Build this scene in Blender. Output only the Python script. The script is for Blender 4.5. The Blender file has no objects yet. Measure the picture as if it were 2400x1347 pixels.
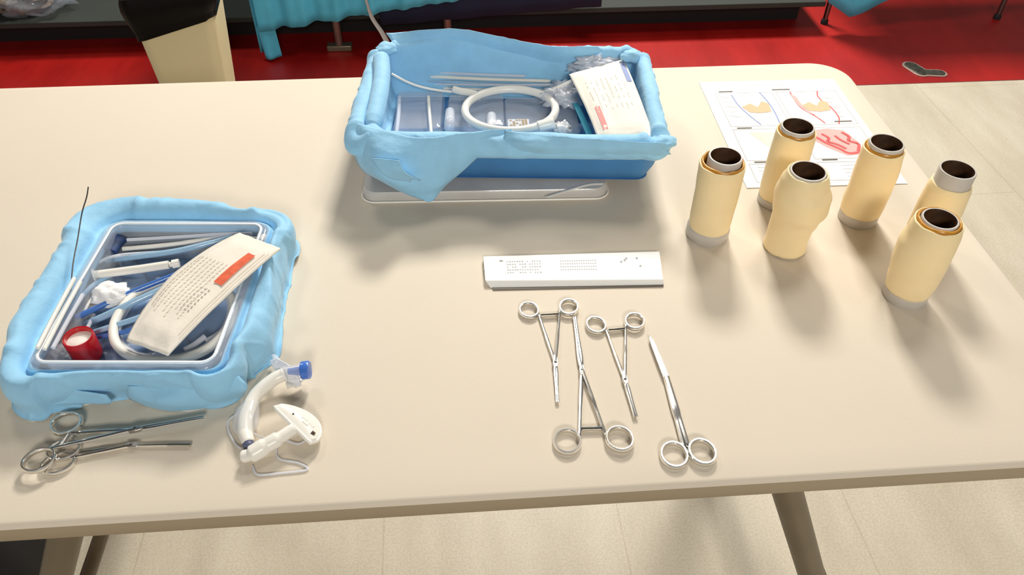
import bpy, bmesh, math, random
from mathutils import Vector, Matrix, noise
rnd = random.Random(7)
C = bpy.context.scene.collection
S = bpy.context.scene
PI = math.pi
TZ = 0.74                                   # height of the table top

# ------------------------------------------------------------------ camera
CP = Vector((-0.6246, -0.3743, TZ + 0.6083))
PITCH, YAW, ROLL, FPX = 0.7612, -0.0757, 0.0058, 1817.8
fw = Vector((-math.sin(YAW) * math.cos(PITCH), math.cos(YAW) * math.cos(PITCH), -math.sin(PITCH)))
rt = Vector((math.cos(YAW), math.sin(YAW), 0)); up = rt.cross(fw)
rt, up = rt * math.cos(ROLL) + up * math.sin(ROLL), up * math.cos(ROLL) - rt * math.sin(ROLL)
cam_d = bpy.data.cameras.new('camera'); cam = bpy.data.objects.new('camera', cam_d); C.objects.link(cam)
cam_d.sensor_width = 36; cam_d.lens = FPX / 2400 * 36; cam_d.clip_start = 0.02
m = Matrix((rt, up, -fw)).transposed().to_4x4(); m.translation = CP; cam.matrix_world = m
S.camera = cam

# ------------------------------------------------------------------ world, lamps, exposure
w = bpy.data.worlds.new('room_light'); S.world = w; w.use_nodes = True
nt = w.node_tree; bg = nt.nodes['Background']; bg.inputs['Strength'].default_value = 0.38
tc = nt.nodes.new('ShaderNodeTexCoord'); sx = nt.nodes.new('ShaderNodeSeparateXYZ'); cr = nt.nodes.new('ShaderNodeValToRGB')
nt.links.new(tc.outputs['Generated'], sx.inputs[0]); nt.links.new(sx.outputs['Z'], cr.inputs[0])
cr.color_ramp.elements[0].position = 0.0; cr.color_ramp.elements[0].color = (.85, .80, .73, 1)
cr.color_ramp.elements[1].position = 0.75; cr.color_ramp.elements[1].color = (.12, .115, .11, 1)
e = cr.color_ramp.elements.new(0.3); e.color = (.62, .59, .55, 1)
nt.links.new(cr.outputs[0], bg.inputs['Color'])

def area(name, loc, target, sx_, sy_, power, col=(1, .955, .88)):
    d = bpy.data.lights.new(name, 'AREA'); d.shape = 'RECTANGLE'; d.size = sx_; d.size_y = sy_; d.energy = power; d.color = col
    o = bpy.data.objects.new(name, d); C.objects.link(o); o.location = loc
    o.rotation_euler = (Vector(target) - Vector(loc)).to_track_quat('-Z', 'Y').to_euler()
    return o
area('ceiling_lamp', (0.35, 1.35, 2.75), (0.35, 1.3, 0), .5, .5, 15)
area('ceiling_lamp', (0.15, 3.5, 3.35), (0.10, 2.0, 0), .7, .7, 160)
area('ceiling_lamp', (-1.9, 2.5, 3.1), (-1.9, 2.2, 0), .5, .6, 20)
area('ceiling_lamp', (-.3, -2.9, 2.75), (-.3, -1.0, 0), .9, .6, 58)
S.view_settings.view_transform = 'Standard'; S.view_settings.look = 'None'
S.view_settings.exposure = 0.29; S.view_settings.gamma = 1.0; S.view_settings.use_curve_mapping = False

# ------------------------------------------------------------------ helpers
def P(px, py, h=0.0):
    """point of the place seen at a photo position, at height h above the table top"""
    d = fw + rt * ((px - 1200) / FPX) - up * ((py - 673.5) / FPX)
    t = (TZ + h - CP.z) / d.z
    return CP + d * t

def mat(name, col, rough=.5, metal=0., spec=.5, alpha=1., noise_amt=0., nscale=20., bump=0., bscale=60., col2=None, sheen=0., sss=0., coat=0., trans=0., stretch=None):
    M = bpy.data.materials.new(name); M.use_nodes = True; t = M.node_tree; b = t.nodes['Principled BSDF']
    b.inputs['Base Color'].default_value = (*col, 1); b.inputs['Roughness'].default_value = rough
    b.inputs['Metallic'].default_value = metal; b.inputs['Specular IOR Level'].default_value = spec
    b.inputs['Alpha'].default_value = alpha; b.inputs['Coat Weight'].default_value = coat
    b.inputs['Sheen Weight'].default_value = sheen; b.inputs['Transmission Weight'].default_value = trans
    if sss:
        b.inputs['Subsurface Weight'].default_value = sss; b.inputs['Subsurface Scale'].default_value = .004
        b.inputs['Subsurface Radius'].default_value = (1, .8, .5)
    tcn = t.nodes.new('ShaderNodeTexCoord'); src = tcn.outputs['Object']
    if stretch:
        mp = t.nodes.new('ShaderNodeMapping'); mp.inputs['Scale'].default_value = stretch; t.links.new(src, mp.inputs[0]); src = mp.outputs[0]
    if noise_amt or col2:
        n = t.nodes.new('ShaderNodeTexNoise'); n.inputs['Scale'].default_value = nscale; n.inputs['Detail'].default_value = 6
        r = t.nodes.new('ShaderNodeValToRGB'); r.color_ramp.elements[0].position = .35; r.color_ramp.elements[1].position = .65
        c2 = col2 or tuple(c * (1 - noise_amt) for c in col)
        r.color_ramp.elements[0].color = (*c2, 1); r.color_ramp.elements[1].color = (*col, 1)
        t.links.new(src, n.inputs['Vector']); t.links.new(n.outputs['Fac'], r.inputs[0]); t.links.new(r.outputs[0], b.inputs['Base Color'])
    if bump:
        n2 = t.nodes.new('ShaderNodeTexNoise'); n2.inputs['Scale'].default_value = bscale; n2.inputs['Detail'].default_value = 4
        bp = t.nodes.new('ShaderNodeBump'); bp.inputs['Strength'].default_value = bump; bp.inputs['Distance'].default_value = .002
        t.links.new(src, n2.inputs['Vector']); t.links.new(n2.outputs['Fac'], bp.inputs['Height']); t.links.new(bp.outputs[0], b.inputs['Normal'])
    return M

M = dict(
    table=mat('table_plastic', (.71, .63, .515), .68, spec=.15, noise_amt=.035, nscale=3, bump=.12, bscale=900),
    edge=mat('table_edge', (.36, .285, .19), .5, bump=.1, bscale=600),  # beige of the top darkened, shade of the front side put into the colour
    leg=mat('leg_paint', (.165, .125, .075), .4, noise_amt=.1),
    drape=mat('blue_wrap', (.31, .62, .87), .72, noise_amt=.10, nscale=35, bump=.9, bscale=55, sheen=.15),
    drapeshade=mat('shaded_blue', (.06, .24, .54), .6, noise_amt=.15, nscale=20, bump=.2, bscale=90),  # darker wrap blue, shade of box front and tray floor in the colour
    drapecyan=mat('cyan_drape', (.09, .50, .72), .7, noise_amt=.15, nscale=12, bump=.3, bscale=60),
    navy=mat('navy_shade', (.006, .009, .035), .85),  # shadow on the back drape given as a navy colour
    skin=mat('silicone_skin', (.97, .775, .45), .5, noise_amt=.05, nscale=25, sss=.2, bump=.15, bscale=60),
    amber=mat('amber_layer', (.66, .30, .03), .3, noise_amt=.3, nscale=60),
    core=mat('grey_core', (.58, .54, .49), .4, noise_amt=.08, nscale=40),
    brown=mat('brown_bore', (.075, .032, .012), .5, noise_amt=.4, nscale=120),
    steel=mat('stainless_steel', (.86, .84, .80), .17, metal=1.),
    dark=mat('dark_steel', (.22, .20, .18), .3, metal=1.),
    paper=mat('white_paper', (.87, .87, .85), .6),
    cream=mat('cream_paper', (.86, .80, .70), .7, noise_amt=.03, nscale=30, bump=.25, bscale=140),
    whitepl=mat('white_plastic', (.86, .83, .76), .3, sss=.1),
    clear=mat('clear_plastic', (.85, .88, .93), .08, alpha=.28, coat=.6),
    clear2=mat('milky_plastic', (.84, .87, .95), .12, alpha=.62, coat=.5),
    liner=mat('clear_liner', (.72, .80, .93), .10, alpha=.20, coat=.6),
    bluetube=mat('pale_blue_plastic', (.38, .60, .82), .15, alpha=.85, coat=.4),
    midblue=mat('mid_blue_plastic', (.06, .17, .50), .25, coat=.3),
    darkblue=mat('dark_blue_foam', (.012, .045, .16), .6, noise_amt=.5, nscale=120),
    bluecap=mat('blue_cap', (.055, .17, .60), .25, coat=.3),
    red=mat('red_plastic', (.50, .003, .008), .25, coat=.3),
    ink=mat('grey_ink', (.38, .36, .33), .8), inkl=mat('pale_grey_ink', (.52, .51, .49), .8), inkd=mat('dark_ink', (.16, .14, .12), .8),
    orange=mat('orange_ink', (.83, .14, .055), .7, noise_amt=.2, nscale=160), pink=mat('pink_ink', (.85, .33, .31), .8), peach=mat('peach_ink', (.82, .50, .30), .8),
    redink=mat('red_ink', (.78, .12, .12), .8), blueink=mat('blue_ink', (.30, .36, .60), .8), ppink=mat('pale_pink_ink', (.86, .45, .42), .8), cream2=mat('pale_cream_ink', (.80, .73, .63), .8),
    binbody=mat('cream_bin_plastic', (.66, .56, .34), .5, noise_amt=.03, nscale=10),
    bag=mat('black_bin_liner', (.003, .0012, .001), .5, spec=.12, bump=.6, bscale=40),
    black=mat('black_fabric', (.004, .004, .006), .7),
    grey=mat('grey_platform', (.026, .032, .027), .8, noise_amt=.15, nscale=6),
    baseshade=mat('shaded_base', (.004, .002, .002), .7),  # shade under the platform slab painted as near-black
    turq=mat('turquoise_strip', (.09, .55, .72), .35),
    beigebag=mat('brown_contents', (.20, .15, .11), .6, noise_amt=.6, nscale=45, col2=(.05, .035, .03)),
    gauze=mat('gauze', (.88, .88, .88), .9, bump=.6, bscale=200),
    mint=mat('mint_tissue', (.45, .75, .62), .8, noise_amt=.2, nscale=30),
    pkg=mat('grey_white_package', (.60, .575, .54), .35, noise_amt=.16, nscale=14, bump=.3, bscale=30, coat=.3),
    plate=mat('floor_plate', (.13, .12, .09), .35, metal=.6, noise_amt=.5, nscale=60), platerim=mat('floor_plate_rim', (.55, .40, .34), .35, metal=.5),
)

def floor_mat(name, c1, c2, c3, scale, lines):
    Mt = bpy.data.materials.new(name); Mt.use_nodes = True; t = Mt.node_tree; b = t.nodes['Principled BSDF']; L = t.links.new
    tcn = t.nodes.new('ShaderNodeTexCoord'); mp = t.nodes.new('ShaderNodeMapping'); mp.inputs['Rotation'].default_value = (0, 0, .5); mp.inputs['Scale'].default_value = (1, .28, 1)
    L(tcn.outputs['Object'], mp.inputs[0])
    n = t.nodes.new('ShaderNodeTexNoise'); n.inputs['Scale'].default_value = scale; n.inputs['Detail'].default_value = 8; n.inputs['Roughness'].default_value = .65
    L(mp.outputs[0], n.inputs['Vector'])
    r = t.nodes.new('ShaderNodeValToRGB'); r.color_ramp.elements[0].position = .36; r.color_ramp.elements[1].position = .66
    r.color_ramp.elements[0].color = (*c1, 1); r.color_ramp.elements[1].color = (*c2, 1); L(n.outputs['Fac'], r.inputs[0])
    n3 = t.nodes.new('ShaderNodeTexNoise'); n3.inputs['Scale'].default_value = 240; n3.inputs['Detail'].default_value = 2; L(tcn.outputs['Object'], n3.inputs['Vector'])
    r3 = t.nodes.new('ShaderNodeValToRGB'); r3.color_ramp.elements[0].position = .38; r3.color_ramp.elements[1].position = .6
    r3.color_ramp.elements[0].color = (*c3, 1); r3.color_ramp.elements[1].color = (1, 1, 1, 1); L(n3.outputs['Fac'], r3.inputs[0])
    mx = t.nodes.new('ShaderNodeMix'); mx.data_type = 'RGBA'; mx.blend_type = 'MULTIPLY'; mx.inputs[0].default_value = .45
    L(r.outputs[0], mx.inputs[6]); L(r3.outputs[0], mx.inputs[7])
    out = mx.outputs[2]
    if lines:
        br = t.nodes.new('ShaderNodeTexBrick'); mp2 = t.nodes.new('ShaderNodeMapping'); mp2.inputs['Rotation'].default_value = (0, 0, PI / 2 - .02); mp2.inputs['Location'].default_value = (.12, -.1, 0)
        L(tcn.outputs['Object'], mp2.inputs[0]); L(mp2.outputs[0], br.inputs['Vector'])
        br.inputs['Scale'].default_value = 1; br.inputs['Brick Width'].default_value = 1.2; br.inputs['Row Height'].default_value = .45; br.inputs['Mortar Size'].default_value = .0016
        br.inputs['Color1'].default_value = (1, 1, 1, 1); br.inputs['Color2'].default_value = (1, 1, 1, 1); br.inputs['Mortar'].default_value = (.86, .83, .8, 1)
        m2 = t.nodes.new('ShaderNodeMix'); m2.data_type = 'RGBA'; m2.blend_type = 'MULTIPLY'; m2.inputs[0].default_value = 1
        L(out, m2.inputs[6]); L(br.outputs['Color'], m2.inputs[7]); out = m2.outputs[2]
    L(out, b.inputs['Base Color']); b.inputs['Roughness'].default_value = .42
    return Mt

class MB:
    def __init__(s): s.bm = bmesh.new()
    def ring(s, pts): return [s.bm.verts.new(p) for p in pts]
    def face(s, vs):
        try: return s.bm.faces.new(vs)
        except ValueError: return None
    def bridge(s, a, b, closed=True):
        n = len(a)
        for i in range(n if closed else n - 1): s.face((a[i], a[(i + 1) % n], b[(i + 1) % n], b[i]))
    def tube(s, pts, rad, seg=10, flat=1., cap=True, closed=False, upv=(0, 0, 1)):
        """swept tube; flat = height / width of the section"""
        pts = [Vector(p) for p in pts]; n = len(pts); rings = []
        U = Vector(upv)
        for i, p in enumerate(pts):
            if closed: t = (pts[(i + 1) % n] - pts[i - 1])
            else: t = pts[min(i + 1, n - 1)] - pts[max(i - 1, 0)]
            t.normalize(); side = t.cross(U)
            if side.length < 1e-3: side = t.cross(Vector((1, 0, 0)))
            side.normalize(); uu = side.cross(t)
            r = rad[i] if isinstance(rad, (list, tuple)) else rad
            rings.append(s.ring([p + side * (r * math.cos(a)) + uu * (r * flat * math.sin(a)) for a in (2 * PI * k / seg for k in range(seg))]))
        for i in range(n - 1): s.bridge(rings[i], rings[i + 1])
        if closed: s.bridge(rings[-1], rings[0])
        elif cap: s.face(rings[0][::-1]); s.face(rings[-1])
        return s
    def lathe(s, prof, cx, cy, seg=40, fn=None, cap0=True, cap1=True):
        rings = []
        for (r, z) in prof:
            row = []
            for k in range(seg):
                a = 2 * PI * k / seg; rr, dx, dy = (r, 0, 0) if fn is None else fn(r, z, a)
                row.append((cx + dx + rr * math.cos(a), cy + dy + rr * math.sin(a), z))
            rings.append(s.ring(row))
        for i in range(len(rings) - 1): s.bridge(rings[i], rings[i + 1])
        if cap0: s.face(rings[0][::-1])
        if cap1: s.face(rings[-1])
        return s
    def box(s, x0, x1, y0, y1, z0, z1):
        v = [s.bm.verts.new((x, y, z)) for z in (z0, z1) for (x, y) in ((x0, y0), (x1, y0), (x1, y1), (x0, y1))]
        for f in ((3, 2, 1, 0), (4, 5, 6, 7), (0, 1, 5, 4), (1, 2, 6, 5), (2, 3, 7, 6), (3, 0, 4, 7)): s.face([v[i] for i in f])
        return s
    def prism(s, poly, z0, z1, axis=None):
        a = s.ring([(p[0], p[1], z0) for p in poly]); b = s.ring([(p[0], p[1], z1) for p in poly])
        s.bridge(a, b); s.face(a[::-1]); s.face(b); return s
    def grid(s, fn, nu, nv, closed_u=False):
        rows = [s.ring([fn(i / (nu if closed_u else nu - 1), j / (nv - 1)) for i in range(nu)]) for j in range(nv)]
        for j in range(nv - 1): s.bridge(rows[j], rows[j + 1], closed_u)
        return rows
    def build(s, name, m, parent=None, smooth=True, solid=0, bevel=0, subsurf=0, sharp=40, offset=0):
        bm = s.bm; bmesh.ops.recalc_face_normals(bm, faces=bm.faces)
        if parent is not None:
            bmesh.ops.translate(bm, verts=bm.verts, vec=-root_loc(parent))
        me = bpy.data.meshes.new(name); bm.to_mesh(me); bm.free()
        for p in me.polygons: p.use_smooth = smooth
        o = bpy.data.objects.new(name, me); C.objects.link(o); me.materials.append(m)
        if parent is not None: o.parent = parent
        if solid: q = o.modifiers.new('solid', 'SOLIDIFY'); q.thickness = solid; q.offset = offset
        if bevel: q = o.modifiers.new('bevel', 'BEVEL'); q.width = bevel; q.segments = 3; q.limit_method = 'ANGLE'
        if subsurf: q = o.modifiers.new('sub', 'SUBSURF'); q.levels = subsurf; q.render_levels = subsurf
        if smooth and sharp and not subsurf:
            me.set_sharp_from_angle(angle=math.radians(sharp))
        return o

def root_loc(o):
    v = Vector(o.location)
    while o.parent: o = o.parent; v += Vector(o.location)
    return v
def tag(o, label, cat, group=None, kind=None):
    if label: o['label'] = label
    if cat: o['category'] = cat
    if group: o['group'] = group
    if kind: o['kind'] = kind
    return o
def thing(name, label, cat, loc, group=None):
    o = bpy.data.objects.new(name, None); C.objects.link(o); o.location = loc; o.empty_display_size = .02
    return tag(o, label, cat, group)
def spline(pts, k=8, closed=False):
    pts = [Vector(p) for p in pts]; n = len(pts); out = []
    for i in range(n if closed else n - 1):
        p0 = pts[(i - 1) % n] if closed or i else pts[0] * 2 - pts[1]
        p1, p2 = pts[i], pts[(i + 1) % n]
        p3 = pts[(i + 2) % n] if closed or i + 2 < n else pts[-1] * 2 - pts[-2]
        for j in range(k):
            t = j / k
            out.append(.5 * ((2 * p1) + (p2 - p0) * t + (2 * p0 - 5 * p1 + 4 * p2 - p3) * t * t + (3 * p1 - p0 - 3 * p2 + p3) * t ** 3))
    if not closed: out.append(pts[-1])
    return out
def rrect(cx, cy, hx, hy, r, rot=0, seg=8):
    out = []
    for (sx, sy, a0) in ((1, 1, 0), (-1, 1, PI / 2), (-1, -1, PI), (1, -1, 1.5 * PI)):
        for k in range(seg + 1):
            a = a0 + PI / 2 * k / seg; x = sx * (hx - r) + r * math.cos(a); y = sy * (hy - r) + r * math.sin(a)
            out.append((cx + x * math.cos(rot) - y * math.sin(rot), cy + x * math.sin(rot) + y * math.cos(rot)))
    return out
def nz(x, y, z=0, s=1.): return noise.noise(Vector((x * s, y * s, z * s)))
def sstep(a, b, x): t = max(0, min(1, (x - a) / (b - a))); return t * t * (3 - 2 * t)

# ------------------------------------------------------------------ the setting
RB = 1.974
tag(MB().box(-6, 6, -4, RB, -.05, 0).build('floor', floor_mat('beige_vinyl', (.51, .45, .345), (.62, .56, .445), (.74, .71, .66), 6, True), smooth=False), 'beige speckled vinyl floor', None, kind='structure')
tag(MB().box(-6, 6, RB, 7, -.05, 0).build('floor', floor_mat('red_vinyl', (.26, .003, .002), (.40, .010, .007), (.88, .82, .82), 4, False), smooth=False), 'red vinyl floor behind the table', None, kind='structure')
tag(MB().box(-6, 6, RB - .002, RB + .002, 0, .0008).build('trim_1', mat('floor_joint', (.16, .01, .008), .6), smooth=False), 'dark joint between the beige and the red floor', None, kind='structure')
tag(MB().box(-6, 6, 7, 7.1, 0, 2.8).build('wall_back', mat('grey_wall', (.35, .34, .32), .8), smooth=False), 'grey back wall', None, kind='structure')

# low platform behind, floor plate
t = thing('platform', 'low dark grey platform with a recessed base coloured black as shade on the red floor', 'platform', (-1.6, 2.9, 0))
MB().box(-4.5, .765, 2.385, 3.9, .100, .120).build('platform_top', M['grey'], t, smooth=False, bevel=.003)
MB().box(-4.5, .72, 2.50, 3.85, .0, .0995).build('platform_base', M['baseshade'], t, smooth=False)  # recess shade is in the base colour

t = thing('floor_plate', 'small dark keyhole-shaped metal plate set in the red floor', 'floor plate', (1.03, 2.06, 0))
def capsule(a, b, r, seg=12):
    a = Vector(a); b = Vector(b); d = (b - a).normalized(); n0 = math.atan2(d.y, d.x); o = []
    for k in range(seg + 1): an = n0 - PI / 2 + PI * k / seg; o.append((b.x + r * math.cos(an), b.y + r * math.sin(an)))
    for k in range(seg + 1): an = n0 + PI / 2 + PI * k / seg; o.append((a.x + r * math.cos(an), a.y + r * math.sin(an)))
    return o
c_a, c_b, c_c = (1.002, 2.095), (1.018, 2.045), (1.082, 2.035)
MB().prism(capsule(c_a, c_b, .030), 0, .0035).build('plate_rim', M['platerim'], t, bevel=.001)
MB().prism(capsule(c_b, c_c, .025), 0, .0032).build('plate_rim', M['platerim'], t, bevel=.001)
MB().prism(capsule(c_a, c_b, .022), .0036, .0056).build('plate_cover', M['plate'], t, bevel=.001)
MB().prism(capsule(c_b, c_c, .017), .0034, .0053).build('plate_cover', M['plate'], t, bevel=.001)

# ------------------------------------------------------------------ folding table
LX = -1.83
tb = thing('folding_table', 'long beige plastic folding table carrying the trays and instruments', 'table', (-.915, .38, 0))
def slab(inset, z, r): return rrect((LX) / 2, .38, -LX / 2 - inset, .385 - inset, r, 0, 10), z
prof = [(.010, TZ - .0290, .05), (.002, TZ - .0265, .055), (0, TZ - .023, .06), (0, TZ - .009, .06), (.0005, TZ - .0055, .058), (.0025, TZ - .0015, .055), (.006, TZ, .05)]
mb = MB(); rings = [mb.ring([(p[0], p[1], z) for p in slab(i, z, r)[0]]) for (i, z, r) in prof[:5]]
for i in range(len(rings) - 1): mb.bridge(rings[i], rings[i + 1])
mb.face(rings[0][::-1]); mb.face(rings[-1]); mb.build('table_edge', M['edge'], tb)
mb = MB(); rings = [mb.ring([(p[0], p[1], z + .0002) for p in slab(i - .0002, z, r)[0]]) for (i, z, r) in prof[4:]]
for i in range(len(rings) - 1): mb.bridge(rings[i], rings[i + 1])
mb.face(rings[0][::-1]); mb.face(rings[-1]); mb.build('table_top', M['table'], tb, sharp=60)
mb = MB()
for xx in (-.333, -1.0):
    s_ = 1 if xx > -.6 else -1
    for yy in (.05, .69):
        xb = xx + (.27 if s_ > 0 else -.33)
        leg = MB().tube([(xx, yy, TZ - .0295), (xx + (xb - xx) * .5, yy, .38), (xb, yy, .012)], .0165, 14).build('leg', M['leg'], tb)
        MB().lathe([(.02, 0), (.02, .02), (.017, .024)], xb, yy, 16).build('foot_cap', M['black'], leg)
    MB().tube([(xx + s_ * .2, .05, .26), (xx + s_ * .2, .69, .26)], .011, 10).build('crossbar', M['leg'], tb)
    MB().box(xx - .03, xx + .03, .03, .73, TZ - .046, TZ - .0292).build('leg_bracket', M['leg'], tb, bevel=.003)
for (px, py) in ((190, 1258), (201, 1258), (1806, 1158), (1823, 1158)):
    c = P(px, py, -.040); MB().lathe([(.0028, c.z - .006), (.0028, c.z + .002), (.001, c.z + .004)], c.x, .028, 12).build('screw', M['steel'], tb)

# black bag under the table at the left
def bag_poly(x0, x1, y0, y1, r): return rrect((x0 + x1) / 2, (y0 + y1) / 2, (x1 - x0) / 2, (y1 - y0) / 2, r)
t = thing('shoulder_bag', 'black fabric bag with a metal clip under the left end of the table', 'bag', (-1.55, .4, 0))
mb = MB(); rr = []
for z, g in ((0, .0), (.03, .012), (.12, .016), (.22, .008), (.29, -.012), (.31, -.05)):
    rr.append(mb.ring([(x + .006 * nz(x, y, z, 9), y + .006 * nz(y, x, z, 9), z) for (x, y) in bag_poly(-1.75 - g, -1.40 + g - z * .05, .28 - g, .46 + g, .05)]))
for i in range(len(rr) - 1): mb.bridge(rr[i], rr[i + 1])
mb.face(rr[0][::-1]); mb.face(rr[-1]); mb.build('bag_body', M['black'], t)
MB().tube(spline([(-1.64, .40, .30), (-1.62, .40, .38), (-1.54, .40, .41), (-1.46, .40, .38), (-1.44, .40, .30)], 6), .009, 8, .5).build('handle', M['black'], t)
MB().tube([(-1.40, .252, .24), (-1.405, .250, .21), (-1.42, .248, .15)], .0035, 8).build('clip', M['steel'], t)

# ------------------------------------------------------------------ waste bin
t = thing('waste_bin', 'cream plastic waste bin with a black liner behind the table', 'bin', (-1.333, 1.62, 0))
BX, BY, BR_ = -1.333, 1.62, .10
mb = MB(); rr = []
for z, hx, hy in ((0, .060, .085), (.005, .062, .088), (.545, .101, .108), (.56, .101, .108), (.557, .097, .103), (.02, .057, .082)):
    rr.append(mb.ring([(x - .010 * (1 - min(1, z / .5)), y, z) for (x, y) in rrect(BX, BY, hx, hy, .028, BR_)]))
for i in range(len(rr) - 1): mb.bridge(rr[i], rr[i + 1])
mb.face(rr[0][::-1]); mb.face(rr[-1]); mb.build('bin_body', M['binbody'], t)
pts0 = rrect(0, 0, 1, 1, .24, 0, 14); N = len(pts0)
mb = MB(); rr = []
for j in range(13):
    v = j / 12; row = []
    for i, (ux, uy) in enumerate(pts0):
        cth, sth = math.cos(BR_), math.sin(BR_)
        if v < .25: z = .40 + .12 * v / .25; g = .012 - .02
        low = .470 + .022 * ux + .01 * abs(uy) + .008 * nz(ux * 3, uy * 3, 2)       # hem of the liner
        if v < .35:
            q = v / .35; z = .42 + (.575 - .42) * q; hx, hy = .086 + .013 * q, .091 + .014 * q
        else:
            q = (v - .35) / .65; z = .578 + (low - .578) * q; hx = .105 - .004 * q + .010 * math.sin(PI * min(1, q * 1.2)); hy = .112 - .004 * q + .010 * math.sin(PI * min(1, q * 1.2))
            hx += .004 * nz(ux * 5, uy * 5, q * 2); hy += .004 * nz(uy * 5, ux * 5, q * 2) + .003
        x, y = ux * hx, uy * hy
        row.append((BX + x * cth - y * sth, BY + x * sth + y * cth, z + .006 * nz(ux * 4, uy * 4, 5)))
    rr.append(mb.ring(row))
for i in range(len(rr) - 1): mb.bridge(rr[i], rr[i + 1])
mb.face(rr[0][::-1]); mb.build('bin_liner', M['bag'], t, solid=.0015)
mb = MB(); mb.grid(lambda u, v: (BX + (u - .5) * .16, BY + (v - .5) * .16, .50 + .03 * nz(u * 4, v * 4, 1) + .03 * (1 - (2 * u - 1) ** 2)), 16, 16)
tag(mb.build('tissue', M['mint'], solid=.003), 'crumpled white and mint green tissue inside the black bin liner', 'tissue')

# ------------------------------------------------------------------ draped stands in the background
def fold_sheet(x0, x1, y, ztop, hem, amp, wl, seed, yslope=0):
    def f(u, v):
        x = x0 + (x1 - x0) * u; zb = hem(x); z = ztop + (zb - ztop) * v
        k = v ** .7
        yy = y + yslope * (x - x0) - k * amp * (math.sin(x / wl + seed) + .5 * math.sin(x / wl * 2.3 + seed * 2)) - .02 * k
        return (x, yy, z)
    return f
t = thing('draped_stand', 'metal stand covered with a hanging cyan blue drape, behind the bin', 'stand', (-1.0, 2.32, 0))
X0, X1 = -1.318, -.58
def hem1(x):
    u = (x - X0) / (X1 - X0); z = .118 + .10 * max(0, u - .06) - .003 * math.sin(u * 40)
    return z
mb = MB(); mb.grid(fold_sheet(X0, X1, 2.30, .74, hem1, .010, .021, 1), 120, 20); mb.build('drape_front', M['drapecyan'], t, solid=.002)
def side(u, v):
    y = 2.29 + .5 * u; zb = .03 if u < .16 else .12 + .1 * u; zb = .028 + (.14 - .028) * sstep(.02, .15, u)
    z = .74 + (zb - .74) * v; return (X0 - .008 + .012 * math.sin(y * 60) * v ** .7 + .0 * u, y, z)
mb = MB(); mb.grid(side, 40, 20); mb.build('drape_side', M['drapecyan'], t, solid=.002)
def tail(u, v):
    x = X0 - .012 + .062 * u * (1 - .1 * v); z = .13 + (.012 - .13) * v
    return (x + .012 * v, 2.292 - .012 * math.sin(u * 5) * v - .012 * v, z)
mb = MB(); mb.grid(tail, 16, 10); mb.build('drape_corner', M['drapecyan'], t, solid=.002)
mb = MB(); mb.grid(lambda u, v: (X0 + (X1 - X0) * u, 2.30 + .5 * v, .741 + .002 * nz(u * 9, v * 5)), 20, 12); mb.build('drape_top', M['drapecyan'], t, solid=.002)
for (x, y, z0) in ((-1.062, 2.355, 0), (-1.062, 2.75, .1205), (-.66, 2.355, 0)):
    lg = MB().tube([(x, y, z0 + .02), (x, y, .73)], .0135, 12).build('leg', mat('leg_metal', (.30, .20, .17), .35, metal=.7), t)
    MB().box(x - .045, x + .045, y - .018, y + .018, z0, z0 + .022).build('foot', mat('foot_metal', (.22, .19, .13), .4, metal=.6), lg, bevel=.004)
s0 = [fp for fp in ((-.935, 2.262, .24), (-.92, 2.258, .165), (-.885, 2.24, .105), (-.85, 2.2, .03), (-.845, 2.16, .003))]
tag(MB().tube(spline(s0, 8), .011, 10, .35).build('strap', mat('white_strap', (.50, .44, .41), .7)), 'pale webbing strap hanging below the cyan drape to the red floor', 'strap')
mb = MB(); mb.grid(lambda u, v: (-.90 + .80 * u, 2.345 + .004 * math.sin(u * 30), .095 + .05 * u + .30 * v), 40, 8)
tag(mb.build('shaded_drape', M['navy'], solid=.012), 'back drape, its shadow coloured dark navy, hanging over the platform edge beside the cyan drape', 'cloth')  # sheet coloured as the back drape in shadow

t = thing('draped_stand', 'small stand with a pointed blue cloth corner hanging near the platform end', 'stand', (1.1, 2.5, 0))
def hem2(x):
    if x < .867: return .060 + (.867 - x) * .60
    return .060 + (x - .867) * .46
mb = MB(); mb.grid(fold_sheet(.77, 1.55, 2.40, .74, hem2, .008, .05, 2), 80, 16); mb.build('drape_front', M['drapecyan'], t, solid=.002)
mb = MB(); mb.grid(lambda u, v: (.77 + .78 * u, 2.40 + .45 * v, .741), 12, 8); mb.build('drape_top', M['drapecyan'], t, solid=.002)
for (x, y) in ((.815, 2.456), (1.52, 2.456), (.86, 2.82), (1.52, 2.82)):
    lg = MB().tube([(x, y, .012), (x, y, .73)], .010, 10).build('leg', M['dark'], t)
    MB().lathe([(.014, 0), (.014, .014), (.010, .02)], x, y, 14).build('foot_cap', M['black'], lg)

# bag of things on the platform, top left of the photo
t = thing('plastic_bag', 'crumpled clear plastic bag of brownish items on the grey platform', 'bag', (-2.18, 2.53, .12))
def blob(cx, cy, cz, rx, ry, rz, amp, sc, seed, seg=28, rows=16):
    mb = MB(); rings = []
    for j in range(rows + 1):
        th = PI * (.02 + .96 * j / rows); row = []
        for i in range(seg):
            a = 2 * PI * i / seg; d = Vector((math.sin(th) * math.cos(a), math.sin(th) * math.sin(a), math.cos(th)))
            k = 1 + amp * nz(d.x + seed, d.y, d.z, sc); z = cz + rz * d.z * k
            row.append((cx + rx * d.x * k, cy + ry * d.y * k, max(z, cz - rz * .75)))
        rings.append(mb.ring(row))
    for j in range(rows): mb.bridge(rings[j], rings[j + 1])
    mb.face(rings[0]); mb.face(rings[-1]); return mb
blob(-2.20, 2.53, .166, .115, .11, .055, .5, 3, 3).build('bag_contents', M['beigebag'], t)
blob(-2.16, 2.52, .176, .14, .125, .068, .5, 3.5, 9).build('bag_film', M['liner'], t, sharp=0)

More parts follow.
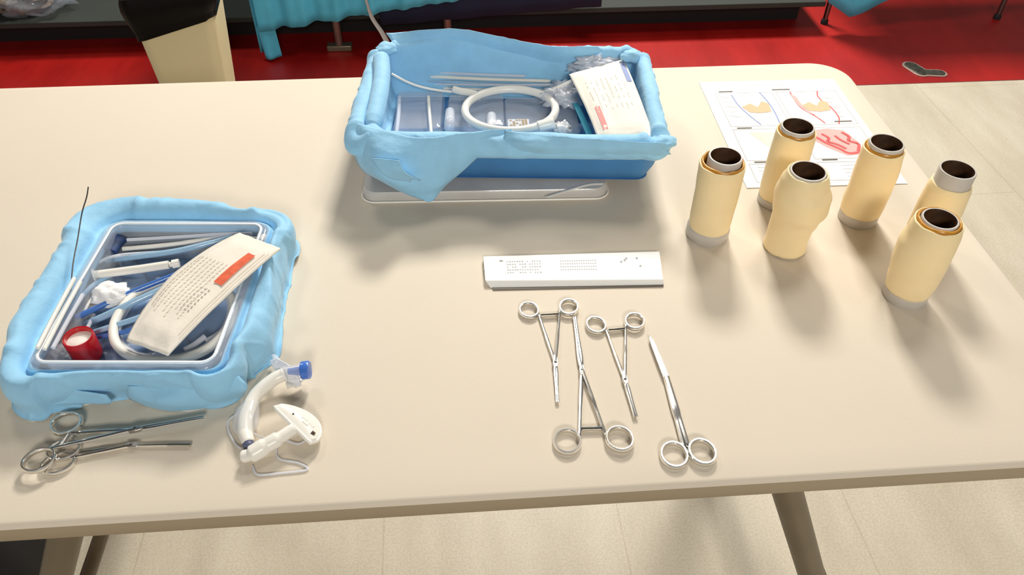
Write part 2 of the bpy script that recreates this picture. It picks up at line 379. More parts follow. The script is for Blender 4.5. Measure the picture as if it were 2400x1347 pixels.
# ------------------------------------------------------------------ leaflet
PA = Vector((-.2493, .7089)); PR = -.0197
def LP(u, v, z): # u right 0..1, v down 0..1 on the sheet
    x, y = u * .2159, -v * .2794
    return (PA.x + x * math.cos(PR) - y * math.sin(PR), PA.y + x * math.sin(PR) + y * math.cos(PR), z)
lf = thing('leaflet', 'white printed leaflet with red and peach throat diagrams under the beige tubes', 'leaflet', (-.15, .56, TZ))
mb = MB(); a = mb.ring([LP(u, v, TZ + .0003) for u, v in ((0, 0), (1, 0), (1, 1), (0, 1))]); b = mb.ring([LP(u, v, TZ + .0013) for u, v in ((0, 0), (1, 0), (1, 1), (0, 1))])
mb.bridge(a, b); mb.face(a); mb.face(b); mb.build('sheet', M['paper'], lf, smooth=False)
LZ = TZ + .00145
def pbar(mb, u0, v0, u1, v1, wd, z=LZ):
    a = Vector(LP(u0, v0, z)); b = Vector(LP(u1, v1, z)); d = (b - a).normalized(); n = Vector((-d.y, d.x, 0)) * wd / 2
    mb.face([mb.bm.verts.new(q) for q in (a - n, b - n, b + n, a + n)])
def ppoly(mb, pts, z=LZ): mb.face([mb.bm.verts.new(LP(u, v, z)) for u, v in pts])
def pcurve(mb, pts, wd, z=LZ):
    q = spline([(u, v, 0) for u, v in pts], 6)
    for i in range(len(q) - 1): pbar(mb, q[i].x, q[i].y, q[i + 1].x, q[i + 1].y, wd, z)
mb = MB()   # panel frames and faint text
for (x0, y0, x1, y1) in ((.08, .13, .49, .47), (.52, .13, .95, .47), (.08, .50, .49, .78), (.52, .50, .95, .78), (.08, .81, .49, .96), (.52, .81, .95, .96)):
    for q in ((x0, y0, x1, y0), (x1, y0, x1, y1), (x1, y1, x0, y1), (x0, y1, x0, y0)): pbar(mb, *q, .0010)
for i in range(22):
    u0 = .40 + i * .0115; pbar(mb, u0, .060, u0 + .007, .060, .0014)
for i, (x0, x1) in enumerate(((.10, .24), (.12, .22), (.36, .48), (.82, .93), (.84, .92))):
    for k in range(5): pbar(mb, x0, .17 + .05 * k + .01 * i, x0 + (x1 - x0) * (.4 + .5 * rnd.random()), .17 + .05 * k + .01 * i, .0007)
for y in (.84, .87, .90, .93):
    pbar(mb, .12, y, .30 + .1 * rnd.random(), y, .0008); pbar(mb, .66, y, .82 + .1 * rnd.random(), y, .0008)
mb.build('print', M['inkl'], lf, smooth=False)
for (u, v, l) in ((.11, .115, .10), (.50, .105, .13), (.115, .487, .10), (.56, .79, .10), (.12, .795, .10), (.80, .445, .12)):
    mb = MB(); pbar(mb, u, v, u + l, v, .0026, LZ + .0003); mb.build('heading_print', M['inkd'], lf, smooth=False)
def curve_part(name, mm, pts, wd, z=LZ + .0001):
    mb = MB(); pcurve(mb, pts, wd, z); mb.build(name, M[mm], lf, smooth=False)
def poly_part(name, mm, pts, z=LZ):
    mb = MB(); ppoly(mb, pts, z); mb.build(name, M[mm], lf, smooth=False)
curve_part('line_print', 'blueink', [(.19, .15), (.20, .25), (.24, .36), (.29, .46)], .0020)
curve_part('line_print', 'blueink', [(.40, .13), (.42, .22), (.43, .33), (.42, .47)], .0020)
curve_part('red_line_print', 'redink', [(.62, .13), (.62, .20), (.63, .30), (.70, .40), (.73, .46)], .0020)
curve_part('red_line_print', 'redink', [(.82, .13), (.80, .20), (.84, .30), (.85, .40), (.82, .47)], .0020)
curve_part('red_line_print', 'redink', [(.57, .56), (.62, .60), (.65, .64), (.72, .70), (.76, .74), (.84, .73)], .0045, LZ + .0003)
curve_part('red_line_print', 'redink', [(.66, .56), (.69, .60), (.67, .63), (.72, .66), (.76, .70)], .0040, LZ + .0004)
curve_part('red_line_print', 'redink', [(.80, .55), (.83, .59), (.81, .63), (.86, .66), (.83, .72)], .0045, LZ + .0005)
curve_part('red_line_print', 'redink', [(.74, .58), (.76, .62), (.80, .66)], .0035, LZ + .0006)
for du in (0, .42):
    poly_part('peach_print', 'peach', [(.22 + du, .28), (.29 + du, .245), (.33 + du, .285), (.38 + du, .225), (.42 + du, .25), (.41 + du, .33), (.33 + du, .345), (.26 + du, .335)], LZ + .0002)
poly_part('pink_print', 'ppink', [(.57, .53), (.72, .51), (.82, .53), (.87, .64), (.85, .75), (.74, .76), (.64, .68), (.57, .60)])
poly_part('pink_print', 'ppink', [(.61, .15), (.645, .19), (.65, .30), (.70, .38), (.66, .36), (.62, .28)], LZ + .0003)
poly_part('beige_print', 'cream2', [(.18, .53), (.42, .53), (.42, .66), (.34, .74), (.26, .66)])
poly_part('beige_print', 'cream2', [(.24, .84), (.32, .84), (.32, .90), (.26, .92)])

# ------------------------------------------------------------------ airway practice tubes
def airway_tube(label, cx, cy, H, sheath, amber, core_off=(0, 0), base_h=.014, core_r=.0195, tilt=(0, 0), seed=0, base_r=.0235, wob=.02, sh_top_off=(0, 0), amber_r=None, mats=None, base_mat='core'):
    """sheath: list of (z, radius, dx, dy)"""
    t = thing('practice_tube', label, 'tube', (cx, cy, TZ), 'beige skinned tubes')
    # core: hollow
    def off(z): return core_off[0] * (z / H), core_off[1] * (z / H)
    def fn(r, z, a): d = off(z - TZ); return r, d[0], d[1]
    zs = sheath[0][0]; ri = core_r - .0022
    MB().lathe([(core_r, TZ + .004), (core_r, TZ + H - .001), (core_r - .0006, TZ + H), (ri, TZ + H)] , cx, cy, 48, fn, cap1=False).build('inner_tube', M['core'], t)
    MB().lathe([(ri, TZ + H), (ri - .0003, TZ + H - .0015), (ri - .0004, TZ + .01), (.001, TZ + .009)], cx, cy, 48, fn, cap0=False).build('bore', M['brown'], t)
    MB().lathe([(base_r - .001, TZ + .0003), (base_r, TZ + .0015), (base_r, TZ + base_h), (base_r - .002, TZ + base_h + .002), (core_r + .0005, TZ + base_h + .002)], cx, cy, 48).build('base_ring', M[base_mat], t)
    def interp(z):
        for i in range(len(sheath) - 1):
            a, b = sheath[i], sheath[i + 1]
            if a[0] <= z <= b[0]:
                k = (z - a[0]) / (b[0] - a[0]); k = k * k * (3 - 2 * k); return [a[j] + (b[j] - a[j]) * k for j in (1, 2, 3)]
        return list(sheath[-1][1:])
    z0, z1 = sheath[0][0], sheath[-1][0]; n = 34; pr = []
    for i in range(n + 1): pr.append(z0 + (z1 - z0) * i / n)
    rows = []; mb = MB()
    def rowat(z, dr, dz=0):
        r, dx, dy = interp(z); o = off(z)
        return [(cx + dx + o[0] + (r + dr) * (1 + wob * nz(math.cos(a), math.sin(a), z * 18 + seed, 1.3)) * math.cos(a), cy + dy + o[1] + (r + dr) * (1 + wob * nz(math.cos(a), math.sin(a), z * 18 + seed, 1.3)) * math.sin(a), TZ + z + dz + .0012 * nz(math.cos(a) * 2, math.sin(a) * 2, seed)) for a in (2 * PI * k / 56 for k in range(56))]
    rows.append(mb.ring(rowat(z0, -.003))); rows.append(mb.ring(rowat(z0, -.0008, -.0005)))
    for z in pr: rows.append(mb.ring(rowat(z, 0)))
    rows.append(mb.ring(rowat(z1, -.0006, .0009))); rows.append(mb.ring(rowat(z1, -.0016, .0009))); rows.append(mb.ring(rowat(z1, -.0022, 0))); rows.append(mb.ring(rowat(z1 - .006, -.0024)))
    for i in range(len(rows) - 1): mb.bridge(rows[i], rows[i + 1])
    mb.build('skin_sleeve', M['skin'], t, sharp=0)
    if amber:
        r, dx, dy = interp(z1); ar = amber_r or (r - .0026); o = off(z1); mb = MB(); rows = []
        for (rr_, zz) in ((ar - .0005, z1 - .008), (ar, z1 - .001), (ar - .0002, z1 + amber), (ar - .0018, z1 + amber + .0006), (ar - .0026, z1 + amber - .001), (ar - .0026, z1 - .008)):
            rows.append(mb.ring([(cx + dx * .7 + o[0] + rr_ * (1 + .03 * nz(math.cos(a), math.sin(a), seed + 3, 1.5)) * math.cos(a), cy + dy * .7 + o[1] + rr_ * math.sin(a), TZ + zz + .0012 * nz(math.cos(a), math.sin(a), seed, 2)) for a in (2 * PI * k / 48 for k in range(48))]))
        for i in range(len(rows) - 1): mb.bridge(rows[i], rows[i + 1])
        mb.build('amber_layer', M['amber'], t, sharp=0)
    return t
airway_tube('beige skinned tube nearest the blue trays, its inner tube set off-centre', -.331, .341, .112,
            [(.014, .0245, 0, 0), (.03, .0252, 0, 0), (.06, .0255, 0, 0), (.085, .0262, -.001, 0), (.1035, .0262, -.0025, -.002)], .0025, core_off=(.0025, .003), seed=1, base_h=.013, base_r=.0258, core_r=.0192, amber_r=.0243)
airway_tube('beige skinned tube standing on the leaflet behind the bulging tube', -.2255, .400, .112,
            [(.012, .0236, 0, 0), (.03, .0244, 0, 0), (.06, .0246, 0, 0), (.095, .0240, 0, 0), (.1045, .0236, 0, 0)], .0030, seed=2, base_h=.011, core_r=.0198)
airway_tube('straight beige skinned tube on the lower right of the leaflet, amber rim showing', -.1345, .3585, .112,
            [(.014, .0240, 0, 0), (.03, .0248, 0, 0), (.05, .0248, .001, 0), (.07, .0252, .001, 0), (.1045, .0236, -.001, 0)], .0030, seed=3, base_h=.013, core_r=.0198)
airway_tube('bulging beige skinned tube with a narrow waist, its skin hanging to the table', -.2440, .3110, .111,
            [(.003, .0255, 0, 0), (.012, .0242, 0, 0), (.03, .0246, .000, 0), (.046, .0268, .002, 0), (.062, .0310, .0035, -.001), (.080, .0312, .002, -.001), (.096, .0266, 0, 0), (.1085, .0226, 0, 0)], 0, seed=4, base_h=.004, core_r=.0200, wob=.035, base_mat='dark')
airway_tube('beige skinned tube closest to the table front, leaning skin and amber rim', -.1365, .2185, .110,
            [(.014, .0240, 0, 0), (.03, .0262, 0, 0), (.055, .0282, -.0015, 0), (.075, .0282, -.002, 0), (.092, .0262, 0, 0), (.1055, .0244, 0, 0)], .0028, core_off=(.0, .002), seed=5, base_h=.013, core_r=.0185)
airway_tube('beige skinned tube at the table\'s right edge with bare grey top band', -.0790, .3000, .113,
            [(.014, .0240, 0, 0), (.03, .0246, 0, 0), (.06, .0246, 0, 0), (.088, .0232, 0, 0), (.095, .0215, 0, 0)], 0, seed=6, base_h=.013, core_r=.0196)

# ------------------------------------------------------------------ long paper packet
t = thing('paper_packet', 'long flat white paper packet with faint grey print, above the instruments', 'packet', P(1345, 635))
def quad(pts, zt, nu=2, nv=2):
    return lambda u, v: ((Vector(pts[0]) * (1 - u) + Vector(pts[1]) * u) * (1 - v) + (Vector(pts[3]) * (1 - u) + Vector(pts[2]) * u) * v)
pk = [P(1132, 600, .007), P(1546, 588, .007), P(1555, 655, .007), P(1136, 657, .007)]
mb = MB(); f = quad(pk, 0); a = [Vector(p) for p in pk]
lo = [Vector((p.x, p.y, TZ + .0008)) for p in a]; lo[2] += Vector((0.0, -.003, 0)); lo[3] += Vector((.006, -.007, 0)); lo[0] += Vector((0, .001, 0))
A_ = mb.ring(lo); B_ = mb.ring(a); mb.bridge(A_, B_); mb.face(A_); mb.face(B_); mb.build('packet_body', M['paper'], t, smooth=False, bevel=.0012)
mb = MB(); lo2 = [Vector((p.x, p.y, TZ + .0004)) for p in lo]; lo2 = [lo2[0] + Vector((0, -.02, 0)), lo2[1] + Vector((-.002, -.02, 0)), lo2[2] + Vector((0, -.002, 0)), lo2[3] + Vector((.003, -.003, 0))]
hi2 = [p + Vector((0, 0, .0012)) for p in lo2]; A_ = mb.ring(lo2); B_ = mb.ring(hi2); mb.bridge(A_, B_); mb.face(A_); mb.face(B_); mb.build('packet_dark_strip', M['inkd'], t, smooth=False)  # thin dark strip under the packet, showing along its front
def qbar(mb, f, u0, u1, v, h, z):
    mb.face([mb.bm.verts.new(f(uu, vv) + Vector((0, 0, z))) for uu, vv in ((u0, v - h), (u1, v - h), (u1, v + h), (u0, v + h))])
mb = MB()
for k in range(5):
    for j in range(14):
        if rnd.random() < .8: qbar(mb, f, .13 + j * .014, .137 + j * .014 + .004 * rnd.random(), .26 + k * .11, .018, .0003)
mb.build('print', M['inkl'], t, smooth=False)
mb = MB()
for k in range(4):
    for j in range(16): qbar(mb, f, .43 + j * .013, .438 + j * .013, .28 + k * .11, .014, .0003)
mb.build('print', M['inkl'], t, smooth=False)
for grp in (((.09, .22), (.10, .22)), ((.80, .24), (.79, .30), (.77, .36)), ((.86, .24),), ((.875, .52),)):
    mb = MB()
    for (u, v) in grp: qbar(mb, f, u, u + .010, v, .025, .0004)
    mb.build('symbol_print', M['ink'], t, smooth=False)

# ------------------------------------------------------------------ ring handled instruments
def instrument(name, label, ringA, ringB, joint, tip, rr=(.0118, .0105), bar=.0022, wire=.0016, z=.0035, ratchet=None, jaw=(.0030, .0012), gap=.0, group=None, cat='clamp', blade=None, lift=0):
    jt = P(*joint, z); tp = P(*tip, z); A = P(*ringA, z); B = P(*ringB, z)
    root = thing(name, label, cat, Vector((jt.x, jt.y, TZ)), group)
    ax = (tp - jt); ax.z = 0; ax.normalize(); nn = Vector((-ax.y, ax.x, 0))
    for k, R0 in ((0, A), (1, B)):
        O = B if k == 0 else A
        inward = (O - R0); inward.z = 0; inward.normalize()
        d = (jt - R0); d.z = 0; d.normalize()
        zoff = Vector((0, 0, .0007 if k else -.0007))
        sidev = inward - d * inward.dot(d); sidev.normalize()
        pts = []
        for i in range(36):
            a = 2 * PI * i / 36; pts.append(R0 + zoff + d * (rr[0] * math.cos(a)) + sidev * (rr[1] * math.sin(a)))
        MB().tube(pts, wire, 10, 2.0, closed=True).build('finger_ring', M['steel'], root)
        st = R0 + zoff + d * rr[0] * .55 + sidev * rr[1] * .84
        sh = [st, st + (jt - st) * .12 + sidev * .0003, st + (jt - st) * .5, jt + zoff]
        MB().tube(spline(sh, 6), [wire * 1.05] * 2 + [bar * .78] * 4 + [bar * .8] * 6 + [bar] * 7, 8, 1.0).build('shank', M['steel'], root)
        sgn = 1 if (jt - R0).dot(nn) > 0 else -1
        if blade:
            wv = nn * sgn
            q = [jt, jt + (tp - jt) * .15, jt + (tp - jt) * .5, jt + (tp - jt) * .9, tp]
            mb = MB(); lft = [jt - wv * .0012, jt + (tp - jt) * .5 - wv * .0008, tp - wv * .0002]; 
            poly = [jt - wv * .001, jt + wv * blade, jt + (tp - jt) * .35 + wv * blade * .95, jt + (tp - jt) * .8 + wv * blade * .8, jt + (tp - jt) * .95 + wv * blade * .62, tp + wv * blade * .25, tp - wv * .0006]
            mb.prism([(p.x, p.y) for p in poly], jt.z - .0016 + .0017 * k, jt.z + .0 + .0017 * k); mb.build('blade', M['steel'], root, smooth=False, bevel=.0003)
        else:
            e1 = tp + nn * sgn * (jaw[1] + gap); m1 = jt + (tp - jt) * .25 + nn * sgn * jaw[0] * .35
            MB().tube(spline([jt + zoff, m1, jt + (tp - jt) * .6 + nn * sgn * (jaw[1] * .8 + gap * .5), e1], 6), [jaw[0] * .6] * 4 + [jaw[0] * .62 - (jaw[0] * .62 - jaw[1]) * i / 15 for i in range(15)], 8, .9).build('jaw', M['steel'], root)
    # box joint with its screw
    bx = [jt + ax * s1 + nn * s2 for s1, s2 in ((-.006, -.0024), (.0, -.0030), (.006, -.0022), (.006, .0022), (0, .0030), (-.006, .0024))]
    MB().prism([(p.x, p.y) for p in bx], jt.z - .0019, jt.z + .0021).build('box_joint', M['steel'], root, smooth=False, bevel=.0005)
    MB().lathe([(.0014, jt.z + .002), (.0014, jt.z + .0027), (.0008, jt.z + .003)], jt.x, jt.y, 14).build('screw', M['dark'], root)
    if ratchet is not None:
        for k, (R0, O) in enumerate(((A, B), (B, A))):
            d = (jt - R0); d.z = 0; d.normalize(); inw = (O - R0); inw.z = 0; inw.normalize()
            s = R0 + d * (rr[0] * ratchet) + inw * (rr[1] * .95); e = R0 + d * (rr[0] * ratchet) + inw * ((O - R0).length * .56)
            mb = MB().tube([s, s + (e - s) * .5, e], [.0021, .0019, .0017], 8, 1.3)
            mb.build('ratchet', M['steel'], root)
    return root
instrument('artery_forceps', 'small steel artery forceps just below the paper packet, furthest left of the instrument row', (1240, 727), (1333, 722), (1302, 850), (1307, 942), ratchet=.85, rr=(.0112, .0098), bar=.0018, jaw=(.0028, .0009), group='ring handled instruments in the centre')
instrument('artery_forceps', 'small steel artery forceps, tips towards the table front, right of the long forceps', (1397, 762), (1487, 755), (1465, 890), (1490, 977), ratchet=.85, rr=(.0112, .0098), bar=.0018, jaw=(.0030, .0012), group='ring handled instruments in the centre')
instrument('artery_forceps', 'long steel forceps lying the other way, rings towards the table front', (1330, 1034), (1452, 1030), (1364, 868), (1347, 742), ratchet=1.05, rr=(.0130, .0120), wire=.0018, bar=.0022, jaw=(.0036, .0011), group='ring handled instruments in the centre')
instrument('scissors', 'steel scissors at the right end of the instrument row, rings towards the front', (1580, 1066), (1645, 1061), (1562, 885), (1524, 790), rr=(.0132, .0118), wire=.0018, bar=.0032, blade=.0036, group='ring handled instruments in the centre', cat='scissors')
instrument('artery_forceps', 'long steel forceps in front of the left tray, one ring under the blue wrap edge', (155, 992), (92, 1080), (318, 1006), (478, 977), ratchet=.9, rr=(.0135, .0118), wire=.0016, bar=.0021, jaw=(.0032, .0011), z=.0085, group='steel forceps in front of the left tray')
instrument('needle_holder', 'blunt-ended steel needle holder lying beneath the long forceps at left', (136, 1086), (150, 1056), (310, 1044), (446, 1046), rr=(.0140, .0105), wire=.0015, bar=.0020, jaw=(.0022, .0019), z=.0032, group='steel forceps in front of the left tray')

# ------------------------------------------------------------------ wrapped trays
def rect_param(cx, cy, hx, hy, r, rot, n):
    """n points (x, y, nx, ny, corner closeness, angle) evenly spaced round a rounded rectangle, ccw from +x"""
    pts = rrect(0, 0, hx, hy, r, 0, 10); L = [0]
    for i in range(len(pts)): a = pts[i]; b = pts[(i + 1) % len(pts)]; L.append(L[-1] + math.dist(a, b))
    out = []
    for k in range(n):
        s = L[-1] * k / n; i = max(j for j in range(len(pts)) if L[j] <= s + 1e-9); a = pts[i]; b = pts[(i + 1) % len(pts)]
        q = (s - L[i]) / max(1e-9, L[i + 1] - L[i]); x = a[0] + (b[0] - a[0]) * q; y = a[1] + (b[1] - a[1]) * q
        qx = max(0, abs(x) - (hx - r)); qy = max(0, abs(y) - (hy - r))
        if qx > 0 and qy > 0: nx, ny = qx * (1 if x > 0 else -1), qy * (1 if y > 0 else -1)
        elif abs(x) - hx > abs(y) - hy: nx, ny = (1 if x > 0 else -1), 0
        else: nx, ny = 0, (1 if y > 0 else -1)
        l = math.hypot(nx, ny); nx /= l; ny /= l
        cd = math.hypot(abs(x) - hx, abs(y) - hy)
        out.append((cx + x * math.cos(rot) - y * math.sin(rot), cy + x * math.sin(rot) + y * math.cos(rot), nx * math.cos(rot) - ny * math.sin(rot), nx * math.sin(rot) + ny * math.cos(rot), cd, x / hx, y / hy))
    return out
def smooth_profile(pr, k=4):
    return [(p.x, p.y) for p in spline([(a, b, 0) for a, b in pr], k)]

def wrap(cx, cy, hx, hy, r, rot, n, prof, mod):
    pp = rect_param(cx, cy, hx, hy, r, rot, n); prof = smooth_profile(prof); m = len(prof); mb = MB(); rows = []
    for j, (s, z) in enumerate(prof):
        row = []
        for i, (x, y, nx, ny, cd, lx, ly) in enumerate(pp):
            ds, dz = mod(s, z, x, y, cd, lx, ly, j / (m - 1), i / n)
            ss = s + ds; zz = max(z + dz, .0008)
            row.append((x + nx * ss, y + ny * ss, TZ + zz))
        rows.append(mb.ring(row))
    for j in range(m - 1): mb.bridge(rows[j], rows[j + 1])
    return mb

# --- left tray
T1 = (-.950, .241); R1 = -.072
tr = thing('wrapped_tray', 'blue cloth wrapped tray at the left, holding tubing, a red cap and a pouch', 'tray', (T1[0], T1[1], TZ))
def mod1(s, z, x, y, cd, lx, ly, v, u):
    out = sstep(.010, .040, s)
    sc_ = 1 - .50 * sstep(-.2, .9, lx) * (1 - .3 * sstep(.2, -.6, ly)) - .60 * sstep(-.5, -.95, ly) * (1 - .25 * sstep(.2, .9, abs(lx))) - .10 * sstep(-.6, -.95, lx); sc_ = max(sc_, .38) * (1 + .28 * math.exp(-(cd / .014) ** 2))
    ds = s * (sc_ - 1) + out * (.0035 * nz(x * 14, y * 14, v * 2) + .002 * nz(x * 40, y * 40, v * 3))
    dz = .0025 * nz(x * 22, y * 22, v * 2) * out
    rg = max(0, 1 - abs(nz(x * 30 + 3, y * 30, v * 3)) * 7); dz += .0016 * rg * out; ds += .0012 * rg * out
    crease = math.exp(-(cd / .012) ** 2); dz -= .006 * crease * math.exp(-((s - .028) / .012) ** 2)
    side_ = math.exp(-((cd - .020) / .006) ** 2); dz += .0035 * side_ * out
    if ly < -.8:                                  # front: cloth sags and bunches on the table
        low = sstep(.55, 1, v); ds += low * (.004 * math.sin(x * 95) + .003 * math.sin(x * 37 + 1)); ds += low * .008 * math.exp(-((x + 1.04) / .03) ** 2) + low * .010 * math.exp(-((x + .90) / .035) ** 2) - low * .010 * math.exp(-((x + .975) / .025) ** 2) - low * .010
    if lx > .8:
        low = sstep(.3, .9, v); k = math.exp(-((ly + .15) / .7) ** 2); ds += .006 * k * out; dz += -.004 * k * low; dz += out * .0035 * math.sin(ly * 5 + 1 + s * 160)
    if lx < -.8: ds += out * .003 
    return ds, dz
prof1 = [(.000, .030), (.001, .038), (.006, .041), (.011, .036), (.016, .036), (.021, .045), (.030, .0505), (.040, .047), (.0475, .036), (.050, .024), (.0465, .012), (.049, .004), (.053, .001)]
wrap(T1[0], T1[1], .0895, .1085, .012, R1, 300, prof1, mod1).build('blue_wrap', M['drape'], tr, solid=.0012, sharp=0)
# pointed cloth end at the front left
def loft3(rows_px, name, m_, parent, solid=.0012, namp=.0022):
    R0 = [spline([P(*q) for q in r], 8) for r in rows_px]; cols = [spline([r[i] for r in R0], 7) for i in range(len(R0[0]))]
    mb = MB(); vr = []
    for j in range(len(cols[0])):
        row = []
        for c in cols:
            p = c[j]; rg = max(0, 1 - abs(nz(p.x * 26, p.y * 26, p.z * 40)) * 6)
            row.append(p + Vector((0, -.5, 1)) * (namp * (nz(p.x * 40, p.y * 40, p.z * 40) * .5 + rg * .55)))
        vr.append(mb.ring(row))
    for i in range(len(vr) - 1): mb.bridge(vr[i], vr[i + 1], False)
    return mb.build(name, m_, parent, solid=solid, sharp=0)
loft3([[(2, 868, .036), (30, 885, .038), (120, 905, .034), (250, 925, .026)],
       [(0, 893, .020), (35, 915, .026), (120, 935, .018), (260, 945, .012)],
       [(44, 925, .008), (60, 940, .014), (110, 945, .016), (200, 945, .006)],
       [(50, 955, .003), (70, 965, .010), (110, 958, .006), (190, 955, .002)],
       [(60, 975, .001), (72, 983, .003), (105, 972, .001), (150, 962, .001)]], 'wrap_corner', M['drape'], tr)
loft3([[(300, 905, .034), (400, 905, .034), (480, 900, .036), (560, 880, .036)],
       [(300, 930, .014), (390, 940, .024), (480, 930, .020), (580, 905, .026)],
       [(330, 945, .004), (400, 957, .008), (480, 950, .006), (570, 925, .006)],
       [(340, 950, .001), (400, 962, .001), (475, 956, .001), (560, 935, .001)]], 'wrap_fold', M['drape'], tr)
# clear liner tray
pl = rect_param(T1[0], T1[1], .0895, .1085, .016, R1, 160)
mb = MB(); rows = []
for (s, z) in smooth_profile([(.004, .0425), (.001, .0455), (-.005, .0455), (-.0075, .042), (-.008, .034), (-.012, .010), (-.018, .0045)], 3):
    rows.append(mb.ring([(x + nx * s, y + ny * s, TZ + z) for (x, y, nx, ny, *_) in pl]))
for j in range(len(rows) - 1): mb.bridge(rows[j], rows[j + 1])
mb.face(rows[-1]); mb.build('clear_liner', M['liner'], tr, solid=.0008, sharp=0)
mb = MB().prism([(x + nx * -.004, y + ny * -.004) for (x, y, nx, ny, *_) in pl], TZ + .0012, TZ + .0028); mb.build('wrap_floor', M['drapeshade'], tr, smooth=False)  # floor of the wrap in its shaded blue
mb = MB(); rows = []
for (s, z) in ((-.002, .0455), (-.0028, .0468), (-.0052, .0468), (-.006, .0455)):
    rows.append(mb.ring([(x + nx * s, y + ny * s, TZ + z) for (x, y, nx, ny, *_) in pl]))
for j in range(3): mb.bridge(rows[j], rows[j + 1])
mb.bridge(rows[3], rows[0]); mb.build('liner_lip', mat('liner_white', (.80, .86, .92), .2, coat=.5), tr, sharp=0)

def ptube(name, label, cat, pts, r, m_, group=None, seg=10, k=8, flat=1.):
    q = spline([P(*p) for p in pts], k)
    return tag(MB().tube(q, r, seg, flat).build(name, m_, sharp=50), label, cat, group)
G1 = 'loose tubing in the left tray'
ptube('foam_pad', 'dark blue foam pad in the back left corner of the left tray', 'pad', [(250, 590, .030), (262, 572, .031), (278, 556, .032)], .012, M['darkblue'], None, 14, 6, .5)
tubes1 = [
    ([(298, 562, .034), (400, 556, .034), (520, 549, .034), (590, 547, .035)], .0019, 'clear2', 'thin milky catheter lying nearest the back rim of the left tray'),
    ([(288, 583, .026), (380, 575, .028), (480, 562, .026), (560, 550, .028)], .0026, 'whitepl', 'straight white catheter along the back of the left tray, right of the foam pad'),
    ([(176, 690, .030), (212, 632, .030), (270, 600, .028), (400, 588, .026), (500, 562, .028)], .0020, 'clear2', 'clear tube curving from the left wall round to the back of the left tray'),
    ([(250, 610, .018), (330, 600, .026), (430, 585, .030), (545, 556, .033)], .0034, 'bluetube', 'pale blue tube passing behind the cream syringe barrel in the left tray'),
    ([(165, 722, .030), (215, 672, .026), (262, 642, .026)], .0030, 'bluetube', 'short pale blue tube by the left wall of the left tray'),
    ([(176, 745, .024), (230, 720, .024), (320, 680, .028), (420, 640, .034)], .0032, 'midblue', 'dark blue tube running from the gauze towards the pouch in the left tray'),
    ([(190, 765, .012), (250, 738, .022), (330, 700, .030), (415, 662, .034)], .0038, 'bluetube', 'thick pale blue tube parallel to and in front of the dark blue tube'),
    ([(200, 785, .012), (270, 762, .022), (330, 742, .028), (385, 715, .030)], .0030, 'bluetube', 'pale blue tube ending above the red cap in the left tray'),
    ([(225, 790, .012), (300, 775, .020), (350, 752, .024)], .0026, 'midblue', 'short dark blue tube just behind the red cap'),
    ([(195, 735, .022), (215, 700, .026), (245, 668, .026)], .0016, 'whitepl', 'thin bent white tube left of the gauze wad'),
    ([(185, 800, .022), (205, 768, .020), (220, 738, .016)], .0022, 'clear2', 'short milky tube rising from the red cap towards the gauze'),
]
for (pts, r, mm, lab) in tubes1: ptube('catheter', lab, 'tube', pts, r, M[mm], G1)
for k, (a, b, lab) in enumerate((((88, 815, .0495), (174, 652, .0500), 'white plastic straw nearest the left rim of the left tray'), ((104, 818, .0490), (188, 660, .0495), 'white plastic straw second from the left rim of the left tray'), ((124, 815, .0450), (194, 690, .046), 'shorter grey-white straw third from the left rim of the left tray'))):
    ptube('plastic_straw', lab, 'straw', [a, ((a[0] + b[0]) / 2 - 1, (a[1] + b[1]) / 2, (a[2] + b[2]) / 2), b], .0022, M['whitepl' if k < 2 else 'clear2'], 'straws along the left wall of the left tray')
# syringe
t = thing('syringe', 'cream plastic syringe barrel lying across the left tray behind the gauze', 'syringe', P(320, 632, .02))
MB().tube([P(222, 644, .030), P(330, 630, .033), P(396, 620, .034)], .0046, 14).build('barrel', M['whitepl'], t)
MB().tube([P(398, 620, .034), P(404, 619, .034)], .0030, 12).build('plunger', M['whitepl'], t); MB().tube([P(404, 619, .034), P(420, 616, .034)], .0048, 14).build('cap', M['whitepl'], t)
MB().tube([P(219, 645, .030), P(223, 644, .030)], .0075, 16).build('flange', M['whitepl'], t)
q = P(262, 692, .024); tag(blob(q.x, q.y, q.z, .021, .015, .010, .5, 2.5, 4).build('gauze_wad', M['gauze'], sharp=0), 'crumpled white gauze wad among the tubes of the left tray', 'gauze')
# red cap
q = P(203, 838, .008); cx_, cy_ = q.x, q.y + .004
t = thing('red_cap', 'short red plastic cap with a white disc inside, in the left tray corner', 'cap', (cx_, cy_, TZ + .0055))
MB().lathe([(.0138, TZ + .006), (.0148, TZ + .009), (.0150, TZ + .034), (.0142, TZ + .036), (.0128, TZ + .0355), (.0125, TZ + .028)], cx_, cy_, 40, cap1=False).build('cap_wall', M['red'], t)
MB().lathe([(.0128, TZ + .026), (.0126, TZ + .030)], cx_, cy_, 32).build('cap_disc', M['whitepl'], t)
q = P(145, 838, .010); tag(blob(q.x + .004, q.y + .006, q.z + .003, .014, .012, .006, .5, 3, 12).build('gauze_wad', M['gauze'], sharp=0), 'small white gauze wad left of the red cap', 'gauze')
